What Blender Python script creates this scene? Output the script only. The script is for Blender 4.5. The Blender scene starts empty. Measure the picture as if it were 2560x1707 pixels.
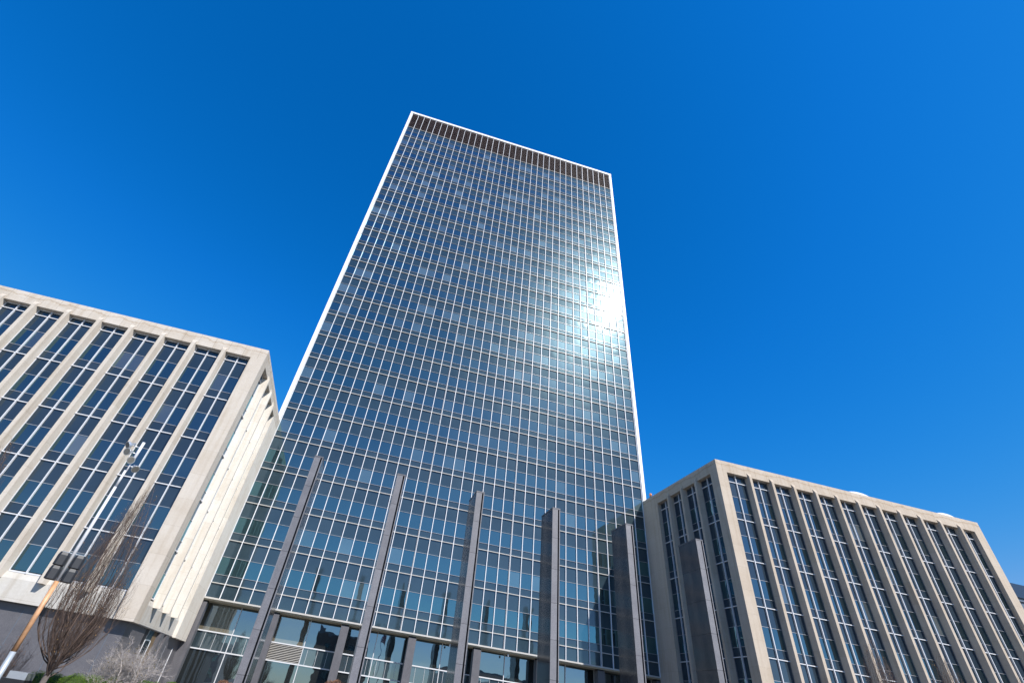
import bpy, bmesh, math, random
from mathutils import Vector, Matrix
random.seed(11)
SC = bpy.context.scene
COL = SC.collection
PI = math.pi

# ------------------------------------------------------------------ geometry numbers (metres)
B = 1.4                 # curtain wall bay
H = 4.0063              # storey
Z0 = 8.8626             # first floor ledge
XT = 17.5 * B           # half width of the tower glass
NB, NF = 35, 23
ZK = Z0 + NF * H        # top of the glass
SUN = Vector((0.378, -0.632, 0.676)).normalized()

# ------------------------------------------------------------------ helpers
class MB:
    def __init__(s):
        s.v = []; s.f = []; s.uv = []; s.rn = []; s.sm = []; s.mi = []
    def quad(s, pts, uvs=None, rnd=(0, 0), smooth=False, mi=0):
        i = len(s.v); s.v += [tuple(p) for p in pts]
        s.f.append(tuple(range(i, i + len(pts))))
        s.uv.append(uvs or [(0, 0)] * len(pts)); s.rn.append(rnd); s.sm.append(smooth); s.mi.append(mi)
    def box(s, x0, x1, y0, y1, z0, z1, mi=0):
        p = [(x0, y0, z0), (x1, y0, z0), (x1, y1, z0), (x0, y1, z0), (x0, y0, z1), (x1, y0, z1), (x1, y1, z1), (x0, y1, z1)]
        for q in ((0, 3, 2, 1), (4, 5, 6, 7), (0, 1, 5, 4), (1, 2, 6, 5), (2, 3, 7, 6), (3, 0, 4, 7)):
            s.quad([p[k] for k in q], mi=mi)
    def prism(s, poly, ax, a0, a1, mi=0):
        # poly: 2D points (counter-clockwise as (p,q)); extruded along axis ax ('x','y','z') from a0 to a1
        def mk(t, a):
            if ax == 'z': return (t[0], t[1], a)
            if ax == 'x': return (a, t[0], t[1])
            return (t[0], a, t[1])
        n = len(poly)
        lo = [mk(t, a0) for t in poly]; hi = [mk(t, a1) for t in poly]
        s.quad(lo[::-1], mi=mi); s.quad(hi, mi=mi)
        for k in range(n):
            s.quad([lo[k], lo[(k + 1) % n], hi[(k + 1) % n], hi[k]], mi=mi)
    def grid(s, fn, nu, nv, smooth=True, mi=0, rnd=(0, 0)):
        # shared-vertex grid: fn(u,v)->point
        base = len(s.v)
        for j in range(nv + 1):
            for i in range(nu + 1):
                s.v.append(tuple(fn(i / nu, j / nv)))
        for j in range(nv):
            for i in range(nu):
                a = base + j * (nu + 1) + i
                s.f.append((a, a + 1, a + nu + 2, a + nu + 1))
                s.uv.append([(i / nu, j / nv), ((i + 1) / nu, j / nv), ((i + 1) / nu, (j + 1) / nv), (i / nu, (j + 1) / nv)])
                s.rn.append(rnd); s.sm.append(smooth); s.mi.append(mi)
    def tube(s, pts, rad, n=6, cap=True, mi=0, smooth=True):
        pts = [Vector(p) for p in pts]
        if not hasattr(rad, '__len__'): rad = [rad] * len(pts)
        base = len(s.v); ref = None
        for k, p in enumerate(pts):
            d = (pts[min(k + 1, len(pts) - 1)] - pts[max(k - 1, 0)])
            d = d.normalized() if d.length > 1e-9 else Vector((0, 0, 1))
            if ref is None:
                ref = d.cross(Vector((0.31, 0.9, 0.12)))
                if ref.length < 1e-3: ref = d.cross(Vector((1, 0, 0)))
            ref = (ref - d * ref.dot(d)).normalized(); w = d.cross(ref)
            for i in range(n):
                a = 2 * PI * i / n
                s.v.append(tuple(p + (ref * math.cos(a) + w * math.sin(a)) * rad[k]))
        for k in range(len(pts) - 1):
            for i in range(n):
                a = base + k * n + i; b = base + k * n + (i + 1) % n
                s.f.append((a, b, b + n, a + n)); s.uv.append([(0, 0)] * 4); s.rn.append((0, 0)); s.sm.append(smooth); s.mi.append(mi)
        if cap:
            for k, rev in ((0, True), (len(pts) - 1, False)):
                r = [base + k * n + i for i in range(n)]
                s.f.append(tuple(r[::-1] if rev else r)); s.uv.append([(0, 0)] * n); s.rn.append((0, 0)); s.sm.append(False); s.mi.append(mi)
    def blob(s, c, r, fn=None, nu=24, nv=14, mi=0):
        def f(u, v):
            a = 2 * PI * u; b = PI * v
            d = Vector((math.sin(b) * math.cos(a), math.sin(b) * math.sin(a), -math.cos(b)))
            k = fn(d) if fn else 1.0
            return (c[0] + r[0] * d.x * k, c[1] + r[1] * d.y * k, c[2] + r[2] * d.z * k)
        s.grid(f, nu, nv, mi=mi)
    def build(s, name, mats, parent=None, loc=None, uv=False):
        me = bpy.data.meshes.new(name); me.from_pydata(s.v, [], s.f)
        for m in (mats if isinstance(mats, (list, tuple)) else [mats]): me.materials.append(m)
        me.polygons.foreach_set('use_smooth', s.sm); me.polygons.foreach_set('material_index', s.mi)
        if uv:
            l = me.uv_layers.new(name='UVMap'); r = me.uv_layers.new(name='rnd')
            a = []; b = []
            for q, t in zip(s.uv, s.rn):
                for c in q: a += [c[0], c[1]]; b += [t[0], t[1]]
            l.data.foreach_set('uv', a); r.data.foreach_set('uv', b)
        me.update()
        o = bpy.data.objects.new(name, me); COL.objects.link(o)
        if parent: o.parent = parent
        if loc: o.location = loc
        return o

def tag(o, label=None, cat=None, group=None, kind=None):
    if label: o['label'] = label
    if cat: o['category'] = cat
    if group: o['group'] = group
    if kind: o['kind'] = kind
    return o
def thing(name, label, cat, group=None, loc=(0, 0, 0)):
    o = bpy.data.objects.new(name, None); COL.objects.link(o); o.location = loc; o.empty_display_size = 0.5
    return tag(o, label, cat, group)
def copy_tree(o, parent=None):
    c = o.copy(); COL.objects.link(c)
    if parent: c.parent = parent
    for ch in list(o.children): copy_tree(ch, c)
    return c

# ------------------------------------------------------------------ materials
def newmat(name):
    m = bpy.data.materials.new(name); m.use_nodes = True
    nt = m.node_tree; nt.nodes.clear()
    out = nt.nodes.new('ShaderNodeOutputMaterial')
    def N(t, **kw):
        n = nt.nodes.new('ShaderNode' + t)
        for k, v in kw.items():
            if k.startswith('i_'):
                key = k[2:]; key = int(key) if key.isdigit() else key
                n.inputs[key].default_value = v
            else: setattr(n, k, v)
        return n
    def L(a, b): nt.links.new(a, b)
    return m, N, L, out
def ramp(N, stops, interp='LINEAR'):
    r = N('ValToRGB'); e = r.color_ramp.elements; r.color_ramp.interpolation = interp
    while len(e) < len(stops): e.new(0.5)
    for k, (p, c) in enumerate(stops):
        e[k].position = p; e[k].color = (*c, 1) if len(c) == 3 else c
    return r
def pos(N): return N('NewGeometry').outputs['Position']

def simple(name, col, rough=0.5, metal=0.0, spec=0.5, var=0.12, scale=3.0, bump=0.0):
    m, N, L, out = newmat(name)
    b = N('BsdfPrincipled', i_Roughness=rough, i_Metallic=metal); b.inputs['Specular IOR Level'].default_value = spec
    n = N('TexNoise', i_Scale=scale, i_Detail=6.0, i_Roughness=0.65); L(pos(N), n.inputs['Vector'])
    r = ramp(N, [(0.3, [c * (1 - var) for c in col]), (0.7, [min(1, c * (1 + var)) for c in col])]); L(n.outputs[0], r.inputs[0])
    L(r.outputs[0], b.inputs['Base Color'])
    if bump:
        bp = N('Bump', i_Strength=0.5, i_Distance=bump); L(n.outputs[0], bp.inputs['Height']); L(bp.outputs[0], b.inputs['Normal'])
    L(b.outputs[0], out.inputs[0]); return m

def glass(name, dark, blind, blind_at, tint, refl, haze, haze_r=0.36, sharp_r=0.012):
    """opaque architectural glass: what is behind the pane (dark room or blind), a dusty lobe and a sharp mirror lobe"""
    m, N, L, out = newmat(name)
    rnd = N('UVMap', uv_map='rnd'); sx = N('SeparateXYZ'); L(rnd.outputs[0], sx.inputs[0])
    n = N('TexNoise', i_Scale=0.35, i_Detail=3.0); L(pos(N), n.inputs['Vector'])
    r = ramp(N, [(0.0, dark), (max(0.0, blind_at - 0.02), dark), (min(1, blind_at + 0.0), [(a * 0.6 + b * 0.4) for a, b in zip(dark, blind)]), (1.0, blind)]); L(sx.outputs[0], r.inputs[0])
    mul = N('Mix', data_type='RGBA', blend_type='MULTIPLY'); mul.inputs[0].default_value = 1.0
    r2 = ramp(N, [(0.3, (0.75, 0.75, 0.75)), (0.7, (1, 1, 1))]); L(n.outputs[0], r2.inputs[0])
    L(r.outputs[0], mul.inputs[6]); L(r2.outputs[0], mul.inputs[7])
    d = N('BsdfDiffuse'); L(mul.outputs[2], d.inputs[0])
    hz = N('BsdfAnisotropic', distribution='GGX', i_Roughness=haze_r, i_Color=(0.52, 0.83, 0.93, 1))
    hm = N('MapRange', i_1=0.0, i_2=1.0, i_3=haze * 0.75, i_4=haze * 1.2); L(sx.outputs[1], hm.inputs[0])
    mx = N('MixShader'); L(hm.outputs[0], mx.inputs[0]); L(d.outputs[0], mx.inputs[1]); L(hz.outputs[0], mx.inputs[2])
    # faint waviness of real panes
    w = N('TexNoise', i_Scale=0.9, i_Detail=1.0); L(pos(N), w.inputs['Vector'])
    bp = N('Bump', i_Strength=1.0, i_Distance=0.0035); L(w.outputs[0], bp.inputs['Height'])
    g = N('BsdfAnisotropic', distribution='GGX', i_Roughness=sharp_r, i_Color=(*tint, 1)); L(bp.outputs[0], g.inputs['Normal'])
    f = N('Fresnel', i_IOR=1.5); ad = N('Math', operation='ADD', use_clamp=True); ad.inputs[1].default_value = refl; L(f.outputs[0], ad.inputs[0])
    h2 = N('BsdfAnisotropic', distribution='GGX', i_Roughness=0.12, i_Color=(0.9, 0.97, 1.0, 1)); m3 = N('MixShader'); m3.inputs[0].default_value = haze * 0.09
    L(mx.outputs[0], m3.inputs[1]); L(h2.outputs[0], m3.inputs[2]); mx = m3
    m2 = N('MixShader'); L(ad.outputs[0], m2.inputs[0]); L(mx.outputs[0], m2.inputs[1]); L(g.outputs[0], m2.inputs[2])
    L(m2.outputs[0], out.inputs[0]); return m

def limestone(name, col, fascia=None):
    m, N, L, out = newmat(name)
    b = N('BsdfPrincipled', i_Roughness=0.85); b.inputs['Specular IOR Level'].default_value = 0.2
    P = pos(N); sx = N('SeparateXYZ'); L(P, sx.inputs[0])
    # panel courses
    zc = N('Math', operation='MULTIPLY_ADD'); zc.inputs[1].default_value = 1 / 2.0; zc.inputs[2].default_value = 0.0; L(sx.outputs[2], zc.inputs[0])
    fr = N('Math', operation='FRACT'); L(zc.outputs[0], fr.inputs[0])
    fl = N('Math', operation='FLOOR'); L(zc.outputs[0], fl.inputs[0])
    xf = N('Math', operation='MULTIPLY'); xf.inputs[1].default_value = 1 / 1.4; L(sx.outputs[0], xf.inputs[0])
    xfl = N('Math', operation='FLOOR'); L(xf.outputs[0], xfl.inputs[0])
    yf = N('Math', operation='MULTIPLY'); yf.inputs[1].default_value = 1 / 2.8; L(sx.outputs[1], yf.inputs[0])
    yfl = N('Math', operation='FLOOR'); L(yf.outputs[0], yfl.inputs[0])
    cb = N('CombineXYZ'); L(xfl.outputs[0], cb.inputs[0]); L(yfl.outputs[0], cb.inputs[1]); L(fl.outputs[0], cb.inputs[2])
    wn = N('TexWhiteNoise', noise_dimensions='3D'); L(cb.outputs[0], wn.inputs['Vector'])
    n1 = N('TexNoise', i_Scale=0.55, i_Detail=8.0, i_Roughness=0.7); L(P, n1.inputs['Vector'])
    n2 = N('TexNoise', i_Scale=7.0, i_Detail=6.0, i_Roughness=0.7); L(P, n2.inputs['Vector'])
    mp = N('Mapping'); mp.inputs['Scale'].default_value = (2.4, 2.4, 0.12); L(P, mp.inputs[0])
    n3 = N('TexNoise', i_Scale=1.0, i_Detail=5.0, i_Roughness=0.6); L(mp.outputs[0], n3.inputs['Vector'])
    r1 = ramp(N, [(0.25, [col[0] * 0.90, col[1] * 0.875, col[2] * 0.845]), (0.5, col), (0.75, [col[0] * 1.05, col[1] * 1.07, col[2] * 1.10])]); L(n1.outputs[0], r1.inputs[0])
    def mult(a, fac_out, lo, hi, p0=0.0, p1=1.0, fac=1.0):
        r = ramp(N, [(p0, lo), (p1, hi)]); L(fac_out, r.inputs[0])
        mm = N('Mix', data_type='RGBA', blend_type='MULTIPLY'); mm.inputs[0].default_value = fac
        L(a, mm.inputs[6]); L(r.outputs[0], mm.inputs[7]); return mm.outputs[2]
    c = mult(r1.outputs[0], wn.outputs[0], (0.955, 0.945, 0.93), (1.02, 1.025, 1.03))
    c = mult(c, n2.outputs[0], (0.93, 0.92, 0.91), (1.03, 1.03, 1.03), 0.3, 0.7)
    c = mult(c, n3.outputs[0], (0.87, 0.84, 0.80), (1.0, 1.0, 1.0), 0.30, 0.50)
    c = mult(c, fr.outputs[0], (0.72, 0.70, 0.68), (1, 1, 1), 0.004, 0.010)
    if fascia:
        xv = N('Math', operation='MULTIPLY'); xv.inputs[1].default_value = 1 / 1.4; L(sx.outputs[0], xv.inputs[0])
        xr = N('Math', operation='FRACT'); L(xv.outputs[0], xr.inputs[0])
        c = mult(c, xr.outputs[0], (0.62, 0.60, 0.58), (1, 1, 1), 0.012, 0.026)
        ns = N('TexNoise', i_Scale=0.8, i_Detail=6.0, i_Roughness=0.62); L(P, ns.inputs['Vector'])
        md = N('Math', operation='MULTIPLY_ADD'); md.inputs[1].default_value = -0.9; md.inputs[2].default_value = -fascia + 0.45
        L(ns.outputs[0], md.inputs[0])
        zz = N('Math', operation='ADD'); L(sx.outputs[2], zz.inputs[0]); L(md.outputs[0], zz.inputs[1])
        ab = N('Math', operation='MULTIPLY_ADD'); ab.inputs[1].default_value = 1.6; ab.inputs[2].default_value = 0.5; L(zz.outputs[0], ab.inputs[0])
        rs = ramp(N, [(0.0, (1, 1, 1)), (0.32, (0.96, 0.94, 0.91)), (0.47, (0.70, 0.61, 0.52)), (0.53, (1.0, 1.0, 1.0)), (1.0, (1.06, 1.07, 1.08))]); L(ab.outputs[0], rs.inputs[0])
        mm = N('Mix', data_type='RGBA', blend_type='MULTIPLY'); mm.inputs[0].default_value = 0.9; L(c, mm.inputs[6]); L(rs.outputs[0], mm.inputs[7]); c = mm.outputs[2]
    L(c, b.inputs['Base Color'])
    bp = N('Bump', i_Strength=0.35, i_Distance=0.02); L(n2.outputs[0], bp.inputs['Height']); L(bp.outputs[0], b.inputs['Normal'])
    L(b.outputs[0], out.inputs[0]); return m

def granite(name, col, rough, joint=0.0, joff=0.0):
    m, N, L, out = newmat(name)
    b = N('BsdfPrincipled', i_Roughness=rough); b.inputs['Specular IOR Level'].default_value = 0.85 if rough < .2 else 0.5
    P = pos(N); sx = N('SeparateXYZ'); L(P, sx.inputs[0])
    n1 = N('TexNoise', i_Scale=26.0, i_Detail=8.0, i_Roughness=0.8); L(P, n1.inputs['Vector'])
    n2 = N('TexNoise', i_Scale=1.3, i_Detail=6.0, i_Roughness=0.7); L(P, n2.inputs['Vector'])
    r1 = ramp(N, [(0.3, [c * 0.62 for c in col]), (0.52, col), (0.72, [c * 1.5 for c in col])]); L(n1.outputs[0], r1.inputs[0])
    r2 = ramp(N, [(0.3, (0.82, 0.82, 0.84)), (0.7, (1.1, 1.09, 1.08))]); L(n2.outputs[0], r2.inputs[0])
    mm = N('Mix', data_type='RGBA', blend_type='MULTIPLY'); mm.inputs[0].default_value = 1.0; L(r1.outputs[0], mm.inputs[6]); L(r2.outputs[0], mm.inputs[7]); c = mm.outputs[2]
    if joint:
        zc = N('Math', operation='MULTIPLY_ADD'); zc.inputs[1].default_value = 1 / joint; zc.inputs[2].default_value = -joff / joint; L(sx.outputs[2], zc.inputs[0])
        fr = N('Math', operation='FRACT'); L(zc.outputs[0], fr.inputs[0])
        r3 = ramp(N, [(0.0, (0.25, 0.25, 0.27)), (0.011, (0.25, 0.25, 0.27)), (0.014, (1, 1, 1))]); L(fr.outputs[0], r3.inputs[0])
        fl = N('Math', operation='FLOOR'); L(zc.outputs[0], fl.inputs[0])
        xi = N('Math', operation='SNAP'); xi.inputs[1].default_value = 2.0; L(sx.outputs[0], xi.inputs[0])
        cb = N('CombineXYZ'); L(xi.outputs[0], cb.inputs[0]); L(fl.outputs[0], cb.inputs[2])
        wn = N('TexWhiteNoise', noise_dimensions='3D'); L(cb.outputs[0], wn.inputs['Vector'])
        r4 = ramp(N, [(0, (0.86, 0.86, 0.87)), (1, (1.08, 1.08, 1.08))]); L(wn.outputs[0], r4.inputs[0])
        for r in (r3, r4):
            mm = N('Mix', data_type='RGBA', blend_type='MULTIPLY'); mm.inputs[0].default_value = 1.0; L(c, mm.inputs[6]); L(r.outputs[0], mm.inputs[7]); c = mm.outputs[2]
    L(c, b.inputs['Base Color']); L(b.outputs[0], out.inputs[0]); return m

def foliage(name, lo, hi, scale=5.0):
    m, N, L, out = newmat(name)
    b = N('BsdfPrincipled', i_Roughness=0.6); b.inputs['Specular IOR Level'].default_value = 0.3
    n = N('TexNoise', i_Scale=scale, i_Detail=4.0); L(pos(N), n.inputs['Vector'])
    r = ramp(N, [(0.3, lo), (0.7, hi)]); L(n.outputs[0], r.inputs[0]); L(r.outputs[0], b.inputs['Base Color'])
    b.inputs['Subsurface Weight'].default_value = 0.0
    t = N('BsdfTranslucent'); L(r.outputs[0], t.inputs[0])
    mx = N('MixShader'); mx.inputs[0].default_value = 0.3; L(b.outputs[0], mx.inputs[1]); L(t.outputs[0], mx.inputs[2])
    L(mx.outputs[0], out.inputs[0]); return m

M = {}
M['white'] = simple('white_aluminium', (0.74, 0.75, 0.78), 0.38, 0.0, 0.5, 0.06, 2.0)
M['ledge'] = simple('pale_metal', (0.47, 0.455, 0.43), 0.4, 0.0, 0.5, 0.08, 2.0)
M['transom'] = simple('anodised_metal', (0.36, 0.36, 0.38), 0.35, 0.2, 0.5, 0.08, 2.0)
M['trim'] = simple('white_enamel_panel', (0.80, 0.80, 0.80), 0.5, 0.0, 0.4, 0.04, 0.8)
M['seam'] = simple('dark_sealant', (0.03, 0.03, 0.035), 0.8)
M['louvre'] = simple('brown_louvre_metal', (0.125, 0.092, 0.096), 0.55, 0.0, 0.4, 0.25, 1.5)
M['core'] = simple('dark_core', (0.03, 0.03, 0.032), 0.9)
M['roof'] = simple('roof_gravel', (0.22, 0.21, 0.20), 0.95, var=0.2, scale=6)
M['soffit'] = simple('beige_soffit', (0.40, 0.36, 0.27), 0.75, var=0.1, scale=1.5)
M['vision'] = glass('vision_glass', (0.012, 0.018, 0.022), (0.10, 0.135, 0.145), 0.84, (0.36, 0.84, 0.98), 0.17, 0.024, 0.31)
M['spandrel'] = glass('spandrel_glass', (0.026, 0.045, 0.060), (0.034, 0.055, 0.071), 0.8, (0.62, 0.82, 1.0), 0.03, 0.015, 0.31, 0.06)
M['lobby'] = glass('lobby_glass', (0.02, 0.022, 0.022), (0.16, 0.14, 0.10), 0.75, (0.62, 0.82, 1.0), 0.20, 0.010)
M['lobbypanel'] = glass('lobby_panel_glass', (0.03, 0.042, 0.05), (0.04, 0.05, 0.06), 0.8, (0.7, 0.82, 0.9), 0.12, 0.06)
M['wvision'] = glass('wing_vision_glass', (0.012, 0.014, 0.016), (0.10, 0.105, 0.105), 0.84, (0.38, 0.78, 0.98), 0.14, 0.006)
M['wspandrel'] = glass('wing_spandrel_glass', (0.022, 0.034, 0.050), (0.03, 0.043, 0.058), 0.8, (0.55, 0.76, 0.95), 0.025, 0.010, 0.36, 0.05)
M['stoneL'] = limestone('pale_limestone', (0.535, 0.485, 0.425))
M['stoneLf'] = limestone('pale_limestone_parapet', (0.535, 0.485, 0.425), 26.35)
M['stoneR'] = limestone('shade_toned_limestone', (0.485, 0.415, 0.34))  # same limestone, made darker and warmer to carry falloff and shade in its colour
M['stoneRf'] = limestone('shade_toned_limestone_parapet', (0.485, 0.415, 0.34), 26.6)  # parapet version with the same shade tone put into the colour
M['apron'] = limestone('weathered_limestone', (0.52, 0.50, 0.465))
M['frame'] = simple('window_frame_metal', (0.60, 0.61, 0.64), 0.35, 0.0, 0.5, 0.06, 3.0)
M['sideframe'] = simple('shaded_window_frame_metal', (0.13, 0.135, 0.15), 0.4)  # right wing edge frames: frame metal with its shade painted in as dark grey
M['stoneLs'] = limestone('clean_court_lit_limestone', (0.66, 0.62, 0.56))  # left court stone: cleaner, with sunlight reflected by the tower put into its colour
M['honed'] = granite('honed_grey_granite', (0.165, 0.165, 0.182), 0.5, 2.2, 1.94)
M['granite'] = granite('grey_granite', (0.050, 0.051, 0.059), 0.10, 2.2, 1.94)
M['granite2'] = granite('grey_granite_cladding', (0.115, 0.113, 0.124), 0.40)
M['groove'] = simple('dark_groove', (0.012, 0.013, 0.016), 0.5)
M['brick'] = simple('brown_grille', (0.16, 0.11, 0.06), 0.8, var=0.3, scale=8)
M['bark'] = simple('grey_bark', (0.13, 0.11, 0.10), 0.9, var=0.3, scale=14, bump=0.01)
M['twig'] = simple('dark_brown_twig', (0.108, 0.074, 0.060), 0.85, var=0.35, scale=4)
M['bud'] = simple('dry_leaf_bud', (0.30, 0.17, 0.06), 0.8, var=0.3, scale=8)
M['palebark'] = simple('pale_grey_bark', (0.42, 0.38, 0.36), 0.85, var=0.2, scale=10)
M['budgreen'] = foliage('young_bud', (0.14, 0.12, 0.03), (0.30, 0.22, 0.09))
M['box'] = foliage('boxwood_leaf', (0.055, 0.12, 0.008), (0.17, 0.28, 0.022), 3.0)
M['boxcore'] = simple('boxwood_shade', (0.03, 0.055, 0.008), 0.9)
M['drybush'] = foliage('dry_brown_leaf', (0.16, 0.075, 0.045), (0.32, 0.17, 0.10), 6.0)
M['polegrey'] = simple('galvanised_steel', (0.40, 0.44, 0.47), 0.4, 0.3, 0.5, 0.1, 4)
M['poleorange'] = simple('orange_weathered_paint', (0.52, 0.285, 0.15), 0.5, 0.0, 0.5, 0.35, 2.2)
M['polewhite'] = simple('faded_white_paint', (0.62, 0.62, 0.64), 0.5, 0.0, 0.5, 0.08, 4)
M['silver'] = simple('cast_aluminium', (0.62, 0.64, 0.66), 0.32, 0.7, 0.5, 0.06, 5)
M['lens'] = simple('lamp_lens', (0.17, 0.17, 0.155), 0.18, 0.0, 0.7, 0.1, 6)
M['black'] = simple('black_housing', (0.022, 0.024, 0.029), 0.5, 0.0, 0.5, 0.15, 6)
M['ground'] = simple('concrete_paving', (0.15, 0.14, 0.125), 0.9, var=0.12, scale=0.8)
M['soil'] = simple('planting_soil', (0.06, 0.045, 0.032), 0.95, var=0.3, scale=3)
M['asphalt'] = simple('asphalt', (0.05, 0.05, 0.052), 0.9, var=0.15, scale=1.0)
M['orange'] = simple('orange_beacon_plastic', (0.60, 0.20, 0.06), 0.35)
M['dome'] = simple('white_acrylic_dome', (0.80, 0.82, 0.84), 0.25, 0.0, 0.6, 0.03)
M['bluedark'] = simple('dark_blue_cladding', (0.010, 0.022, 0.05), 0.3, 0.0, 0.6, 0.1, 0.2)
M['bluegrey'] = simple('blue_grey_band', (0.10, 0.13, 0.17), 0.5)
M['redclad'] = simple('brown_brick_far', (0.16, 0.10, 0.075), 0.85, var=0.2, scale=0.6)
M['greyclad'] = simple('grey_concrete_far', (0.26, 0.25, 0.24), 0.85, var=0.15, scale=0.4)

# ------------------------------------------------------------------ panes
def pane(mb, o, u, v, n, rnd=None, bow=0.004, k=4, mi=0):
    """one glass pane: o corner, u and v edge vectors, n outward normal; slightly bowed and tilted like real glazing"""
    o = Vector(o); u = Vector(u); v = Vector(v); n = Vector(n)
    h = random.gauss(0, 1) * bow * 0.55 + bow * 0.5
    tx = random.gauss(0, 0.0026); tz = random.gauss(0, 0.0026)
    rnd = rnd or (random.random(), random.random())
    def f(a, b):
        return o + u * a + v * b + n * (16 * a * (1 - a) * b * (1 - b) * h + (a - .5) * u.length * tx + (b - .5) * v.length * tz)
    mb.grid(f, k, k, True, mi, rnd)

# ------------------------------------------------------------------ ground
def ground():
    mb = MB(); S = 3000
    n = 24
    mb.quad([(-S, -S, 0), (S, -S, 0), (S, S, 0), (-S, S, 0)])
    tag(mb.build('ground', M['ground']), kind='structure')
    mb = MB(); mb.quad([(-400, -112, .006), (400, -112, .006), (400, -84, .006), (-400, -84, .006)])
    tag(mb.build('road', M['asphalt']), kind='structure')
    mb = MB(); mb.box(-30, -2.0, -37.5, -28.5, 0.0, 0.14)
    tag(mb.build('planting_bed', M['soil']), kind='structure')
    mb = MB(); mb.box(14, 60, -34.5, -26.5, 0.0, 0.14)
    tag(mb.build('planting_bed', M['soil']), kind='structure')
ground()

# ------------------------------------------------------------------ tower
def tower():
    T = thing('office_tower', 'tall glass office tower with white mullions and brown louvred crown between the stone wings', 'building')
    # body: core and roof behind the glass
    mb = MB(); mb.box(-XT - .45, XT + .45, 0.30, 27.0, 7.4, 106.6); mb.build('core_wall', M['core'], T)
    mb = MB(); mb.box(-XT - .5, XT + .5, 0.75, 27.2, 106.65, 107.2); mb.build('roof', M['roof'], T)
    mb = MB(); mb.box(-XT - .55, XT + .55, -0.26, 0.7, 106.80, 107.36); mb.build('coping', M['trim'], T)
    # white corner strips with their panel joints
    for s in (-1, 1):
        mb = MB()
        a, b = sorted((s * (XT + .075), s * (XT + .53)))
        zs = [7.45] + [Z0 + k * H for k in range(NF + 1)] + [106.78]
        for z0, z1 in zip(zs, zs[1:]): mb.box(a, b, -0.24, 0.8, z0 + .008, z1 - .008)
        mb.build('corner_strip', M['trim'], T)
        mb = MB(); a, b = sorted((s * (XT + .03), s * (XT + .09))); mb.box(a, b, -0.1, 0.3, 7.5, 106.7); mb.build('joint_strip', M['seam'], T)
    # mullions, full height, one object each
    for i in range(NB + 1):
        x = -XT + i * B; mb = MB(); w = 0.034
        if i in (14, 22, 30):
            mb.box(x - .085, x - .070, -0.135, 0.02, 7.45, 106.79); mb.box(x - .012, x + .046, -0.135, 0.02, 7.45, 106.79)
            mb.box(x - .0695, x - .0125, -0.125, 0.015, 7.46, 106.78, mi=1); mb.build('mullion', [M['white'], M['seam']], T)
        else:
            mb.box(x - w, x + w, -0.135, 0.02, 7.45, 106.79); mb.build('mullion', M['white'], T)
    # floor ledges and thin transoms
    for k in range(NF + 1):
        z = Z0 + k * H; mb = MB(); mb.box(-XT - .02, XT + .02, -0.125, 0.02, z - .037, z + .037); mb.build('floor_ledge', M['ledge'], T)
        if k < NF:
            for q in (0.19, 0.597):
                mb = MB(); zz = z + q * H; mb.box(-XT, XT, -0.06, 0.02, zz - .016, zz + .016); mb.build('transom', M['transom'], T)
    mb = MB(); mb.box(-XT - .02, XT + .02, -0.15, 0.03, 7.46, 7.60); mb.build('sill_ledge', M['ledge'], T)
    # spandrel glass, one strip object per storey
    def strip(z0, z1, mb):
        for i in range(NB):
            pane(mb, (-XT + i * B + .03, 0.01, z0), (B - .06, 0, 0), (0, 0, z1 - z0), (0, -1, 0), bow=0.010)
    for k in range(-1, NF):
        mb = MB(); z = Z0 + k * H
        if k == -1: strip(7.58, Z0 - .03, mb)
        else:
            strip(z + .03, z + .19 * H - .01, mb); mb.build('spandrel_panel', M['spandrel'], T, uv=True)
            mb = MB(); strip(z + .597 * H + .01, z + H - .03, mb)
        mb.build('spandrel_panel', M['spandrel'], T, uv=True)
    # vision windows: the 100 lowest one by one, the rest as one part
    rest = MB(); done = 0
    for k in range(NF):
        z = Z0 + k * H
        for i in range(NB):
            r = random.random() * (0.92 if k < 10 else 1.0)
            if k > NF - 8 and random.random() < 0.06: r = 0.85 + .15 * random.random()
            a = ((-XT + i * B + .03, 0.012, z + .19 * H + .01), (B - .06, 0, 0), (0, 0, .407 * H - .02), (0, -1, 0), (r, random.random()))
            if done < 100:
                mb = MB(); pane(mb, *a, bow=0.0035); mb.build('window', M['vision'], T, uv=True); done += 1
            else: pane(rest, *a, bow=0.0035)
    o = rest.build('window', M['vision'], T, uv=True); o['kind'] = 'stuff'
    # louvre band, one panel per bay
    for i in range(NB):
        x = -XT + i * B; mb = MB()
        mb.quad([(x + .03, 0.10, ZK), (x + B - .03, 0.10, ZK), (x + B - .03, 0.10, 106.8), (x + .03, 0.10, 106.8)])
        n = 27; dz = (106.72 - ZK - .10) / n
        for j in range(n):
            z = ZK + .08 + j * dz
            mb.prism([(0.09, z + dz * .62), (-0.03, z + dz * .10), (-0.03, z + dz * .22), (0.09, z + dz * .78)], 'x', x + .045, x + B - .045)
        mb.build('louvre_panel', M['louvre'], T)
    # ------------- lobby
    YG = 1.8
    mb = MB(); mb.box(-XT, XT, -0.02, YG + .3, 7.34, 7.455); mb.build('soffit', M['soffit'], T)
    mb = MB(); mb.box(-XT - .4, XT + .4, YG + .25, 10, 0, 7.3); mb.build('lobby_wall', M['core'], T)
    for s in (-1, 1):
        mb = MB(); a, b = sorted((s * 24.485, s * 25.4)); mb.box(a, b, 0.13, 2.04, 0, 7.39); mb.build('side_wall', M['granite2'], T)
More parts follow.
